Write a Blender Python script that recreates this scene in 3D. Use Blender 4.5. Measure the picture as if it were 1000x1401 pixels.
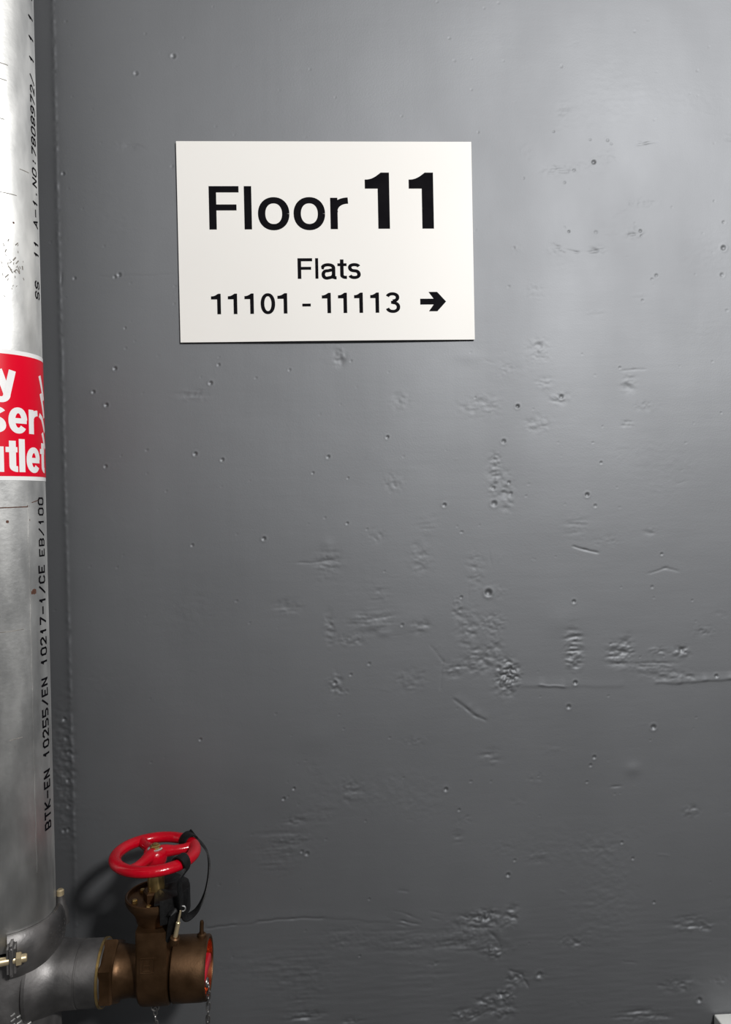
import bpy, bmesh, math, random
import numpy as np
from mathutils import Vector, Matrix

for o in list(bpy.data.objects):
    bpy.data.objects.remove(o, do_unlink=True)
scene = bpy.context.scene
C = scene.collection
PI = math.pi

# ------------------------------------------------------------------ camera
# wall plane y = 0, X right, Z up, metres; floor z = 0; the sign is centred on x = 0, z = 1.75
CAM = (-0.0051, -1.1046, 1.3758)
YAW, PITCH, ROLL, FPX = 0.0475, -0.0118, -0.0201, 1050.0
cam_d = bpy.data.cameras.new('camera')
cam = bpy.data.objects.new('camera', cam_d)
C.objects.link(cam)
_f = Vector((math.sin(YAW) * math.cos(PITCH), math.cos(YAW) * math.cos(PITCH), math.sin(PITCH)))
_r0 = Vector((math.cos(YAW), -math.sin(YAW), 0))
_u0 = _r0.cross(_f)
_r = _r0 * math.cos(ROLL) + _u0 * math.sin(ROLL)
_u = -_r0 * math.sin(ROLL) + _u0 * math.cos(ROLL)
cam.matrix_world = Matrix(((_r.x, _u.x, -_f.x, CAM[0]), (_r.y, _u.y, -_f.y, CAM[1]),
                           (_r.z, _u.z, -_f.z, CAM[2]), (0, 0, 0, 1)))
cam_d.sensor_fit = 'VERTICAL'
cam_d.sensor_height = 36.0
cam_d.lens = FPX / 1401 * 36.0
cam_d.clip_start = 0.02
scene.camera = cam

# ------------------------------------------------------------------ light
world = bpy.data.worlds.new('world')
scene.world = world
world.use_nodes = True
world.node_tree.nodes['Background'].inputs[0].default_value = (0.5, 0.52, 0.55, 1)
world.node_tree.nodes['Background'].inputs[1].default_value = 0.008


def area(name, loc, aim, sx, sy, power, col):
    l = bpy.data.lights.new(name, 'AREA')
    l.shape = 'RECTANGLE'
    l.size, l.size_y = sx, sy
    l.energy = power
    l.color = col
    o = bpy.data.objects.new(name, l)
    C.objects.link(o)
    o.location = loc
    o.rotation_euler = (Vector(aim) - Vector(loc)).to_track_quat('-Z', 'Y').to_euler()
    return o


def globe(name, loc, rad, power, col):
    l = bpy.data.lights.new(name, 'POINT')
    l.shadow_soft_size = rad
    l.energy = power
    l.color = col
    o = bpy.data.objects.new(name, l)
    C.objects.link(o)
    o.location = loc
    return o


# the stairwell lamp: up, to the right and behind the photographer; the satin wall mirrors it softly at upper right
globe('stair_lamp', (1.10, -2.2, 2.56), 0.14, 272, (1.0, 0.995, 0.985))
area('landing_light', (-1.1, -1.7, 2.9), (-1.1, -1.7, 0), 0.5, 0.3, 0.8, (1.0, 0.97, 0.93))

vs = scene.view_settings
vs.view_transform = 'Standard'
vs.look = 'None'
vs.exposure = 0.0
vs.gamma = 1.0
vs.use_curve_mapping = False


# ------------------------------------------------------------------ helpers
def at(px, py, Y=0.0):
    """the point of the plane y = Y seen at a pixel of the 1000 x 1401 photograph"""
    d = _f * FPX + _r * (px - 500) - _u * (py - 700.5)
    t = (Y - CAM[1]) / d.y
    return Vector(CAM) + d * t


def tag(o, label=None, cat=None, group=None, kind=None):
    if label: o['label'] = label
    if cat: o['category'] = cat
    if group: o['group'] = group
    if kind: o['kind'] = kind
    return o


def empty(name, loc):
    o = bpy.data.objects.new(name, None)
    C.objects.link(o)
    o.location = loc
    o.empty_display_size = 0.02
    return o


def place(o, parent):
    if parent is not None:
        o.parent = parent
        wm = Matrix.Identity(4)
        p, chain = parent, []
        while p is not None:
            chain.append(p)
            p = p.parent
        for q in reversed(chain):
            wm = wm @ q.matrix_parent_inverse @ q.matrix_basis
        o.matrix_parent_inverse = wm.inverted()
    return o


def mesh_obj(name, verts, faces, mat, parent=None, smooth=True, angle=38):
    me = bpy.data.meshes.new(name)
    me.from_pydata([tuple(v) for v in verts], [], faces)
    bm = bmesh.new()
    bm.from_mesh(me)
    bmesh.ops.recalc_face_normals(bm, faces=bm.faces[:])
    bm.to_mesh(me)
    bm.free()
    if smooth:
        me.polygons.foreach_set('use_smooth', [True] * len(me.polygons))
        me.set_sharp_from_angle(angle=math.radians(angle))
    me.materials.append(mat)
    o = bpy.data.objects.new(name, me)
    C.objects.link(o)
    return place(o, parent)


class MB:
    """collects shapes, then links them as ONE mesh object"""

    def __init__(self):
        self.v, self.f = [], []

    def add(self, v, f):
        n = len(self.v)
        self.v += [tuple(p) for p in v]
        self.f += [tuple(i + n for i in q) for q in f]
        return self

    def lathe(self, prof, origin, axis=(0, 0, 1), seg=48, a0=0.0, a1=None, caps=False):
        ax = Vector(axis).normalized()
        t = Vector((0, 0, 1)) if abs(ax.z) < 0.9 else Vector((1, 0, 0))
        e1 = (t - ax * t.dot(ax)).normalized()
        e2 = ax.cross(e1)
        O = Vector(origin)
        full = a1 is None
        n = seg if full else seg + 1
        v, f = [], []
        for r, h in prof:
            for k in range(n):
                a = (2 * PI * k / seg) if full else a0 + (a1 - a0) * k / seg
                v.append(O + ax * h + (e1 * math.cos(a) + e2 * math.sin(a)) * r)
        m = len(prof)
        for i in range(m - 1):
            for k in range(seg):
                k2 = (k + 1) % n
                f.append((i * n + k, i * n + k2, (i + 1) * n + k2, (i + 1) * n + k))
        if not full and caps:
            f.append(tuple(i * n for i in range(m)))
            f.append(tuple(i * n + n - 1 for i in range(m)))
        if full and prof[0][0] > 1e-6 and caps:
            f.append(tuple(range(n)))
            f.append(tuple((m - 1) * n + k for k in range(n)))
        return self.add(v, f)

    def tube(self, path, rad, seg=10, closed=False):
        P = [Vector(p) for p in path]
        n = len(P)
        R = rad if isinstance(rad, (list, tuple)) else [rad] * n
        up = None
        v, f = [], []
        for i in range(n):
            if closed:
                t = (P[(i + 1) % n] - P[i - 1]).normalized()
            else:
                t = (P[min(i + 1, n - 1)] - P[max(i - 1, 0)]).normalized()
            if up is None:
                up = Vector((0, 0, 1)) if abs(t.z) < 0.9 else Vector((1, 0, 0))
            up = (up - t * up.dot(t)).normalized()
            s = t.cross(up)
            for k in range(seg):
                a = 2 * PI * k / seg
                v.append(P[i] + (up * math.cos(a) + s * math.sin(a)) * R[i])
        for i in range(n if closed else n - 1):
            j = (i + 1) % n
            for k in range(seg):
                k2 = (k + 1) % seg
                f.append((i * seg + k, i * seg + k2, j * seg + k2, j * seg + k))
        if not closed:
            f.append(tuple(range(seg)))
            f.append(tuple((n - 1) * seg + k for k in range(seg)))
        return self.add(v, f)

    def ribbon(self, path, wdir, width, thick):
        """a flat strap swept along path; wdir gives its width direction at each point"""
        P = [Vector(p) for p in path]
        n = len(P)
        v, f = [], []
        for i in range(n):
            t = (P[min(i + 1, n - 1)] - P[max(i - 1, 0)]).normalized()
            w = Vector(wdir[i])
            w = (w - t * w.dot(t)).normalized()
            s = t.cross(w)
            ww = width[i] if isinstance(width, (list, tuple)) else width
            for a, b in ((-.5, -.38), (-.42, -.5), (.42, -.5), (.5, -.38), (.5, .38), (.42, .5), (-.42, .5), (-.5, .38)):
                v.append(P[i] + w * ww * a + s * thick * b)
        for i in range(n - 1):
            for k in range(8):
                k2 = (k + 1) % 8
                f.append((i * 8 + k, i * 8 + k2, i * 8 + 8 + k2, i * 8 + 8 + k))
        f.append(tuple(range(8)))
        f.append(tuple((n - 1) * 8 + k for k in range(8)))
        return self.add(v, f)

    def box(self, lo, hi, bev=0.0, seg=2):
        bm = bmesh.new()
        bmesh.ops.create_cube(bm, size=1)
        for q in bm.verts:
            q.co = Vector([lo[i] + (q.co[i] + .5) * (hi[i] - lo[i]) for i in range(3)])
        if bev:
            bmesh.ops.bevel(bm, geom=bm.edges[:], offset=bev, segments=seg, affect='EDGES', profile=0.5)
        bm.verts.index_update()
        self.add([q.co.copy() for q in bm.verts], [tuple(x.index for x in g.verts) for g in bm.faces])
        bm.free()
        return self

    def prism(self, poly, fn, d):
        """polygon (u, v) extruded by depth d; fn(u, v, depth) gives the point"""
        n = len(poly)
        v = [fn(p[0], p[1], 0) for p in poly] + [fn(p[0], p[1], d) for p in poly]
        f = [tuple(range(n)), tuple(range(2 * n - 1, n - 1, -1))]
        f += [(k, (k + 1) % n, n + (k + 1) % n, n + k) for k in range(n)]
        return self.add(v, f)

    def strip(self, left, right, fn, d):
        """band between two point rows, extruded by d"""
        n = len(left)
        v = [fn(*p, d) for p in left] + [fn(*p, d) for p in right] + [fn(*p, 0) for p in left] + [fn(*p, 0) for p in right]
        f = []
        for i in range(n - 1):
            f.append((i, i + 1, n + i + 1, n + i))
            f.append((i, i + 1, 2 * n + i + 1, 2 * n + i))
            f.append((n + i, n + i + 1, 3 * n + i + 1, 3 * n + i))
        f.append((0, n, 3 * n, 2 * n))
        f.append((n - 1, 2 * n - 1, 4 * n - 1, 3 * n - 1))
        return self.add(v, f)

    def build(self, name, mat, parent=None, smooth=True, angle=38):
        return mesh_obj(name, self.v, self.f, mat, parent, smooth, angle)


# ------------------------------------------------------------------ materials
def mat(name, base, rough=0.5, metal=0.0, spec=0.5, coat=0.0):
    m = bpy.data.materials.new(name)
    m.use_nodes = True
    b = m.node_tree.nodes['Principled BSDF']
    b.inputs['Base Color'].default_value = (*base, 1)
    b.inputs['Roughness'].default_value = rough
    b.inputs['Metallic'].default_value = metal
    b.inputs['Specular IOR Level'].default_value = spec
    b.inputs['Coat Weight'].default_value = coat
    return m


def noise_mix(m, c0, c1, scale, detail=4, lo=0.35, hi=0.65, stretch=(1, 1, 1), bump=0.0, bscale=None, rough=None, dist=0.001):
    nt = m.node_tree
    N, L = nt.nodes, nt.links
    b = N['Principled BSDF']
    tc = N.new('ShaderNodeTexCoord')
    mp = N.new('ShaderNodeMapping')
    mp.inputs['Scale'].default_value = stretch
    L.new(tc.outputs['Object'], mp.inputs['Vector'])
    nz = N.new('ShaderNodeTexNoise')
    nz.inputs['Scale'].default_value = scale
    nz.inputs['Detail'].default_value = detail
    L.new(mp.outputs['Vector'], nz.inputs['Vector'])
    mr = N.new('ShaderNodeMapRange')
    mr.inputs['From Min'].default_value = lo
    mr.inputs['From Max'].default_value = hi
    L.new(nz.outputs['Fac'], mr.inputs['Value'])
    mx = N.new('ShaderNodeMix')
    mx.data_type = 'RGBA'
    mx.inputs['A'].default_value = (*c0, 1)
    mx.inputs['B'].default_value = (*c1, 1)
    L.new(mr.outputs['Result'], mx.inputs['Factor'])
    L.new(mx.outputs['Result'], b.inputs['Base Color'])
    if rough:
        rr = N.new('ShaderNodeMapRange')
        rr.inputs['To Min'].default_value, rr.inputs['To Max'].default_value = rough
        L.new(mr.outputs['Result'], rr.inputs['Value'])
        L.new(rr.outputs['Result'], b.inputs['Roughness'])
    if bump:
        n2 = N.new('ShaderNodeTexNoise')
        n2.inputs['Scale'].default_value = bscale or scale
        n2.inputs['Detail'].default_value = 3
        L.new(tc.outputs['Object'], n2.inputs['Vector'])
        bp = N.new('ShaderNodeBump')
        bp.inputs['Strength'].default_value = bump
        bp.inputs['Distance'].default_value = dist
        L.new(n2.outputs['Fac'], bp.inputs['Height'])
        L.new(bp.outputs['Normal'], b.inputs['Normal'])
    return m, mx


M = {}
M['paint'] = mat('grey_wall_paint', (0.05, 0.05, 0.052), 0.6, 0, 0.5)
M['paint'].node_tree.nodes['Principled BSDF'].inputs['IOR'].default_value = 2.85
M['paint'].node_tree.nodes['Principled BSDF'].inputs['Specular Tint'].default_value = (0.93, 0.955, 1.0, 1)
noise_mix(M['paint'], (0.015, 0.0148, 0.0145), (0.020, 0.0197, 0.0193), 5, 5, stretch=(1, 1, .6), bump=0.2, bscale=420, rough=(0.61, 0.66), dist=0.0004)
M['concrete'] = mat('screed_floor', (0.2, 0.2, 0.2), 0.8)
noise_mix(M['concrete'], (0.07, 0.07, 0.07), (0.11, 0.11, 0.108), 9, 6, bump=0.3, bscale=120)
M['ceiling'] = mat('ceiling_paint', (0.45, 0.45, 0.45), 0.8)
noise_mix(M['ceiling'], (0.16, 0.16, 0.16), (0.2, 0.2, 0.2), 6, 4)
M['sign'] = mat('sign_white', (0.86, 0.845, 0.81), 0.45, 0, 0.35)
noise_mix(M['sign'], (0.825, 0.80, 0.76), (0.845, 0.82, 0.78), 4, 2)
M['ink'] = mat('black_print', (0.006, 0.0055, 0.007), 0.7, 0, 0.03)
noise_mix(M['ink'], (0.005, 0.0045, 0.006), (0.007, 0.0065, 0.008), 40, 2)
M['galv'] = mat('galvanised_steel', (0.6, 0.6, 0.59), 0.5, 1.0)
noise_mix(M['galv'], (0.52, 0.52, 0.51), (0.76, 0.755, 0.735), 38, 6, 0.3, 0.7, stretch=(1, 1, .35), bump=0.18, bscale=160, rough=(0.46, 0.56), dist=0.0008)
_nt = M['galv'].node_tree
_tg = _nt.nodes.new('ShaderNodeTangent')
_tg.direction_type = 'RADIAL'
_tg.axis = 'Z'
_nt.links.new(_tg.outputs['Tangent'], _nt.nodes['Principled BSDF'].inputs['Tangent'])
_nt.nodes['Principled BSDF'].inputs['Anisotropic'].default_value = 0.55
_nt.nodes['Principled BSDF'].inputs['Anisotropic Rotation'].default_value = 0.0
M['cast'] = mat('cast_grey_metal', (0.2, 0.2, 0.2), 0.48, 0.85)
noise_mix(M['cast'], (0.13, 0.125, 0.123), (0.225, 0.215, 0.21), 22, 5, bump=0.18, bscale=260, rough=(0.4, 0.6))
M['bronze'] = mat('aged_bronze', (0.2, 0.11, 0.055), 0.42, 0.8)
noise_mix(M['bronze'], (0.060, 0.030, 0.012), (0.115, 0.062, 0.030), 30, 5, bump=0.14, bscale=300, rough=(0.34, 0.52))
M['brass'] = mat('brass', (0.62, 0.42, 0.16), 0.3, 0.95)
noise_mix(M['brass'], (0.5, 0.33, 0.12), (0.68, 0.48, 0.2), 60, 3)
M['bolt'] = mat('yellow_zinc', (0.62, 0.5, 0.3), 0.4, 0.7)
noise_mix(M['bolt'], (0.52, 0.42, 0.26), (0.68, 0.55, 0.34), 90, 3)
M['red'] = mat('red_enamel', (0.55, 0.002, 0.012), 0.2, 0, 0.35)
noise_mix(M['red'], (0.40, 0.001, 0.009), (0.48, 0.0015, 0.012), 40, 3, bump=0.3, bscale=190, dist=0.0015)
M['redplug'] = mat('red_plastic', (0.5, 0.008, 0.02), 0.35)
noise_mix(M['redplug'], (0.46, 0.007, 0.018), (0.54, 0.01, 0.024), 30, 2)
M['strap'] = mat('black_webbing', (0.006, 0.006, 0.006), 0.5, 0, 0.25)
noise_mix(M['strap'], (0.004, 0.004, 0.0042), (0.008, 0.008, 0.0082), 200, 2, bump=0.3, bscale=700)
M['chain'] = mat('dull_steel', (0.22, 0.21, 0.2), 0.35, 0.9)
noise_mix(M['chain'], (0.17, 0.165, 0.16), (0.28, 0.27, 0.26), 150, 2)
M['vred'] = mat('red_vinyl', (0.74, 0.002, 0.02), 0.35, 0, 0.15)
noise_mix(M['vred'], (0.73, 0.001, 0.02), (0.77, 0.002, 0.024), 12, 2)
M['vwhite'] = mat('white_vinyl', (0.86, 0.85, 0.84), 0.4, 0, 0.4)
noise_mix(M['vwhite'], (0.84, 0.83, 0.82), (0.88, 0.87, 0.86), 12, 2)
M['plastic'] = mat('white_plastic', (0.75, 0.75, 0.72), 0.4)
noise_mix(M['plastic'], (0.73, 0.73, 0.70), (0.77, 0.77, 0.74), 10, 2)
M['copper'] = mat('bare_copper', (0.75, 0.3, 0.13), 0.25, 1.0)
noise_mix(M['copper'], (0.68, 0.26, 0.11), (0.8, 0.34, 0.16), 30, 2)
M['scuff'] = mat('scuffed_zinc', (0.25, 0.23, 0.2), 0.7, 0.3)
noise_mix(M['scuff'], (0.2, 0.185, 0.165), (0.32, 0.3, 0.27), 200, 3)
M['rust'] = mat('rust', (0.09, 0.035, 0.02), 0.8)
noise_mix(M['rust'], (0.06, 0.025, 0.016), (0.12, 0.05, 0.03), 300, 3)

# ------------------------------------------------------------------ the painted concrete wall, its relief in the mesh
XL, XR, ZT = -2.4, 3.4, 3.8
fx0, fx1, fz0, fz1, st = -0.60, 0.72, 0.50, 2.20, 0.0014
xs_f = np.arange(fx0, fx1, st)
zs_f = np.arange(fz0, fz1, st)
NX, NZ = len(xs_f), len(zs_f)
rng = np.random.default_rng(11)


def field(lx, lz, seed):
    """smooth random field with correlation lengths lx, lz in metres, unit deviation"""
    g = np.random.default_rng(seed).standard_normal((NZ, NX))
    kx = np.fft.rfftfreq(NX, st)[None, :]
    kz = np.fft.fftfreq(NZ, st)[:, None]
    flt = np.exp(-2 * (PI ** 2) * ((kx * lx) ** 2 + (kz * lz) ** 2))
    h = np.fft.irfft2(np.fft.rfft2(g) * flt, s=(NZ, NX))
    return h / h.std()


GX, GZ = np.meshgrid(xs_f, zs_f)
Hh = field(0.11, 0.09, 1) * 0.0006 + field(0.03, 0.022, 2) * 0.00008 + field(0.010, 0.008, 3) * 0.000018
Hh += field(0.05, 0.004, 4) * 0.000006 + field(0.004, 0.06, 5) * 0.000008      # brush and roller marks
fine = field(0.0016, 0.0013, 6)
fine2 = field(0.0034, 0.0021, 7)
strk = field(0.010, 0.0016, 8)
patchy = np.clip(field(0.035, 0.03, 9) - 0.7, 0, None) * 0.5
wob = field(0.006, 0.006, 10) * 0.0006
weak = 0.65 + 0.35 * np.clip(field(0.005, 0.005, 12), -1.5, 1)
low = np.clip((1.05 - GZ) / 0.35, 0, 1)
Hh += strk * (0.000006 + 0.00008 * np.clip((0.80 - GZ) / 0.08, 0, 1) * np.clip((GX + 0.2) / 0.1, 0, 1) * (0.4 + patchy))
Hh += (fine2 * 0.00008 + fine * 0.00005) * patchy * (0.35 + 0.65 * low)


def win(c, rx, rz):
    i0, i1 = int((c.x - rx - fx0) / st), int((c.x + rx - fx0) / st) + 2
    j0, j1 = int((c.z - rz - fz0) / st), int((c.z + rz - fz0) / st) + 2
    return slice(max(j0, 0), max(min(j1, NZ), 0)), slice(max(i0, 0), max(min(i1, NX), 0))


def pit(px, py, r=2.0, d=1.0, el=1.0):
    """a blow hole; r in mm, d in mm"""
    c = at(px, py)
    r, d = r / 1000, d / 1000
    s = win(c, r * 4 * max(el, 1), r * 4)
    q = ((GX[s] - c.x) / (r * el)) ** 2 + ((GZ[s] - c.z) / r) ** 2
    Hh[s] += -d * np.exp(-q ** 1.5) + 0.14 * d * np.exp(-((np.sqrt(q) - 1.7) / 0.6) ** 2)


def bump(px, py, rx, rz, h):
    c = at(px, py)
    s = win(c, rx * .003, rz * .003)
    Hh[s] += h / 1000 * np.exp(-(((GX[s] - c.x) / (rx / 1000)) ** 2 + ((GZ[s] - c.z) / (rz / 1000)) ** 2))


def rough(px, py, rx, rz, amp, kind=0):
    """a patch of torn, pitted paint; radii in photo mm, amp in mm"""
    c = at(px, py)
    s = win(c, rx * .0026, rz * .0026)
    w = np.exp(-(((GX[s] - c.x) / (rx / 1000)) ** 2 + ((GZ[s] - c.z) / (rz / 1000)) ** 2) ** 1.3)
    n = (fine2, strk, fine)[kind][s]
    Hh[s] += amp / 1000 * w * (np.minimum(n, 0.7) * 0.62 + 0.26 * fine[s] - 0.2)


def crease(pts, w=1.6, d=0.4, step=0.0):
    """a groove (d > 0) or ridge along a polyline of photo points; step lowers the side below it"""
    P = [at(*p) for p in pts]
    for a, b in zip(P[:-1], P[1:]):
        c = (a + b) / 2
        rx = abs(a.x - b.x) / 2 + .012
        rz = abs(a.z - b.z) / 2 + .012
        s = win(c, rx, rz)
        ux, uz = b.x - a.x, b.z - a.z
        L = math.hypot(ux, uz)
        ux, uz = ux / L, uz / L
        t = (GX[s] - a.x) * ux + (GZ[s] - a.z) * uz
        n = -(GX[s] - a.x) * uz + (GZ[s] - a.z) * ux + wob[s]
        e = np.exp(-np.clip(-t, 0, None) ** 2 / (.004 ** 2) - np.clip(t - L, 0, None) ** 2 / (.004 ** 2))
        ww = w / 1000
        if not step:
            e = e * weak[s] * (1 if len(P) > 2 else np.clip(np.sin(PI * np.clip((t + .002) / (L + .004), 0, 1)), 0, 1))
        Hh[s] -= d / 1000 * e * np.exp(-(n / ww) ** 2)
        if step:
            Hh[s] += step / 1000 * e * (1 / (1 + np.exp(-n / (ww * .5)))) * np.exp(-np.clip(n, 0, None) ** 2 / (.009 ** 2))


for p in ((757, 180, 1.6, .8), (807, 191, 1.5, .8), (831, 192, 2, .7), (836, 197, 1.5, .7), (812, 222, 2.6, 1.6), (785, 233, 1.8, .9), (716, 244, 1.3, .9),
          (772, 250, 1.8, .7), (778, 317, 1.6, 1.3), (990, 339, 3, 1.5), (898, 377, 2.2, .9), (892, 382, 1.5, .8), (879, 411, 1.6, .8), (876, 316, 2, 1.2),
          (877, 323, 1.6, 1.), (703, 339, 1.8, .6), (977, 275, 1.2, .8), (990, 304, 2, .7), (815, 318, 2.4, .6), (988, 376, 2.5, .8),
          (708, 556, 2.2, 2.0), (768, 543, 2.6, 1.2), (689, 604, 2.6, 1.2), (822, 633, 1.6, 1.0), (803, 677, 2.4, 1.6), (814, 692, 2, .7),
          (676, 689, 3.4, 1.3), (675, 668, 2.2, .9), (696, 660, 2.2, .8), (699, 675, 2, .8), (608, 691, 2.2, 1.2), (905, 758, 1.6, 1.2), (668, 811, 4.0, 2.4),
          (785, 823, 2.2, 1.3), (787, 934, 2.4, 1.8), (980, 925, 2.2, 1.4), (631, 817, 1.8, .9), (892, 803, 2, .6), (848, 503, 1.5, .8), (650, 544, 1.3, .6),
          (778, 967, 2.6, 1.2), (894, 995, 3.0, 1.8), (813, 1036, 2.2, 1.2), (808, 1047, 2, .8), (803, 1070, 1.6, .8), (610, 1080, 2.4, 1.6),
          (628, 1108, 1.8, .9), (851, 1153, 2, 1.1), (866, 1175, 1.8, 1.1), (695, 1197, 2.4, 1.8), (704, 1177, 1.8, .9), (895, 1235, 2, 1.0),
          (402, 1079, 1.8, 1.3), (388, 1093, 2, 1.1), (274, 1012, 1.8, 1.1), (500, 1123, 1.3, .7), (957, 1369, 3.2, 2.0), (738, 1334, 3.6, 2.0),
          (157, 504, 2.2, 1.6), (127, 536, 2, 1.5), (145, 554, 2.2, 1.8), (144, 638, 2, 1.2), (267, 621, 2.2, 1.5), (304, 629, 2, 1.3), (361, 737, 2.2, 1.4),
          (263, 746, 1.8, .9), (288, 524, 2.2, 1.5), (299, 499, 1.8, .9), (449, 625, 2, 1.1), (428, 647, 1.5, .9), (476, 654, 1.3, .8), (396, 506, 1.6, .6),
          (530, 598, 1.8, 1.4), (237, 77, 2.6, 1.2), (186, 101, 2.4, 1.0), (85, 236, 2, 1.3), (163, 376, 2.4, 1.2), (157, 379, 2, .9), (101, 380, 2, .9),
          (171, 449, 1.4, .9), (85, 987, 2.4, 1.8), (88, 1013, 3, 1.6), (92, 1032, 3, 1.6), (90, 1071, 2.4, 1.3), (91, 1107, 2.4, 1.3), (84, 1141, 2.6, 1.6),
          (90, 1139, 2.6, 1.5), (458, 934, 2.6, 1.2), (505, 908, 2, .7), (480, 923, 1.8, .8), (475, 716, 1.6, .9), (420, 1168, 2.6, 1.2), (413, 1165, 2, .9),
          (505, 1230, 1.6, .7), (492, 1308, 1.6, .9), (550, 855, 2, .8), (654, 181, 1.4, .6), (768, 90, 1.4, .5)):
    pit(*p)
pit(768, 92, 1.2, .8, .7)
for _ in range(260):
    pit(rng.uniform(60, 1040), rng.uniform(-40, 1440), rng.uniform(.9, 1.6), rng.uniform(.12, .5), rng.uniform(.7, 1.6))
for _ in range(70):
    qx, qy, qa, ql = rng.uniform(100, 1020), rng.uniform(0, 1400), rng.normal(0, .5), rng.uniform(6, 22)
    crease(((qx, qy), (qx + ql * math.cos(qa), qy + ql * math.sin(qa))), rng.uniform(.9, 1.5), rng.uniform(-.12, .16))
for _ in range(60):
    rough(rng.uniform(420, 1020), rng.uniform(150, 1400), rng.uniform(6, 22), rng.uniform(5, 16), rng.uniform(.08, .3), int(rng.integers(0, 3)))
for p in ((512, 853, 12, 9, 0.9), (526, 866, 9, 5, .5), (487, 846, 8, 5, .35), (866, 1052, 11, 9, .8), (448, 745, 8, 8, .35), (770, 850, 25, 20, .5),
          (640, 488, 18, 10, .4), (560, 850, 30, 20, .4), (700, 1265, 20, 25, 1.0), (430, 1010, 30, 18, .4), (250, 1060, 40, 60, .6)):
    bump(*p)
for p in ((790, 231, 30, 8, .45, 1), (755, 234, 16, 8, .5, 1), (762, 342, 12, 7, .8, 1), (818, 343, 12, 6, .6, 0), (868, 320, 16, 9, .5, 0), (735, 475, 14, 12, .4, 0),
          (765, 545, 14, 8, .5, 0), (745, 525, 14, 8, .35, 1), (660, 555, 30, 16, .25, 0), (735, 580, 20, 12, .3, 0), (860, 525, 10, 14, .4, 1), (858, 580, 8, 5, .5, 1),
          (677, 655, 11, 28, .5, 0), (695, 675, 9, 26, .5, 0), (695, 925, 15, 19, 1.3, 2), (697, 918, 12, 14, .8, 0), (652, 905, 18, 18, .6, 0), (622, 915, 16, 12, .5, 1),
          (640, 860, 16, 30, .35, 0), (676, 890, 14, 28, .45, 0), (784, 885, 12, 24, .9, 1), (786, 905, 12, 14, .7, 0), (845, 895, 16, 16, .9, 1),
          (858, 885, 10, 18, .6, 0), (900, 890, 12, 6, 1.0, 0), (931, 892, 12, 7, 1.6, 0), (890, 912, 35, 9, .6, 1), (920, 925, 30, 7, .6, 0),
          (625, 830, 7, 16, .5, 0), (650, 780, 12, 26, .3, 0), (450, 770, 18, 18, .35, 1), (450, 860, 8, 22, .45, 0), (510, 850, 30, 16, .35, 1), (575, 858, 14, 10, .4, 0),
          (560, 930, 24, 16, .25, 0), (458, 935, 10, 14, .7, 0), (575, 765, 16, 22, .25, 0), (405, 1122, 14, 6, .6, 1), (400, 1150, 22, 10, .3, 1),
          (672, 1036, 14, 12, .35, 1), (945, 1110, 14, 8, .6, 0), (945, 1265, 26, 12, .7, 1), (965, 1268, 10, 6, 1.2, 0), (660, 1260, 40, 14, .9, 0), (662, 1252, 16, 8, .9, 2),
          (640, 1285, 35, 16, .6, 1), (675, 1302, 16, 10, 1.5, 0), (700, 1250, 10, 14, .8, 0), (705, 1340, 14, 10, 1.6, 0), (690, 1362, 14, 10, 1.8, 0), (665, 1372, 14, 9, 1.6, 0),
          (640, 1388, 22, 8, 1.5, 0), (738, 1336, 8, 5, 1.2, 0), (690, 1385, 18, 10, 1.1, 0), (560, 1290, 50, 18, .35, 1), (480, 1285, 40, 16, .3, 1),
          (930, 1348, 28, 9, .7, 0), (985, 1342, 16, 7, 1.0, 0), (880, 1390, 40, 10, .6, 1), (420, 1390, 26, 7, .9, 1), (480, 1398, 14, 5, .9, 1), (395, 830, 20, 12, .3, 1),
          (375, 1165, 30, 30, .2, 1), (465, 488, 8, 12, .6, 0), (265, 540, 22, 8, .35, 1), (85, 1060, 16, 90, .7, 0), (170, 200, 20, 6, .3, 1), (770, 150, 8, 12, .35, 1)):
    rough(*p)
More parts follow.
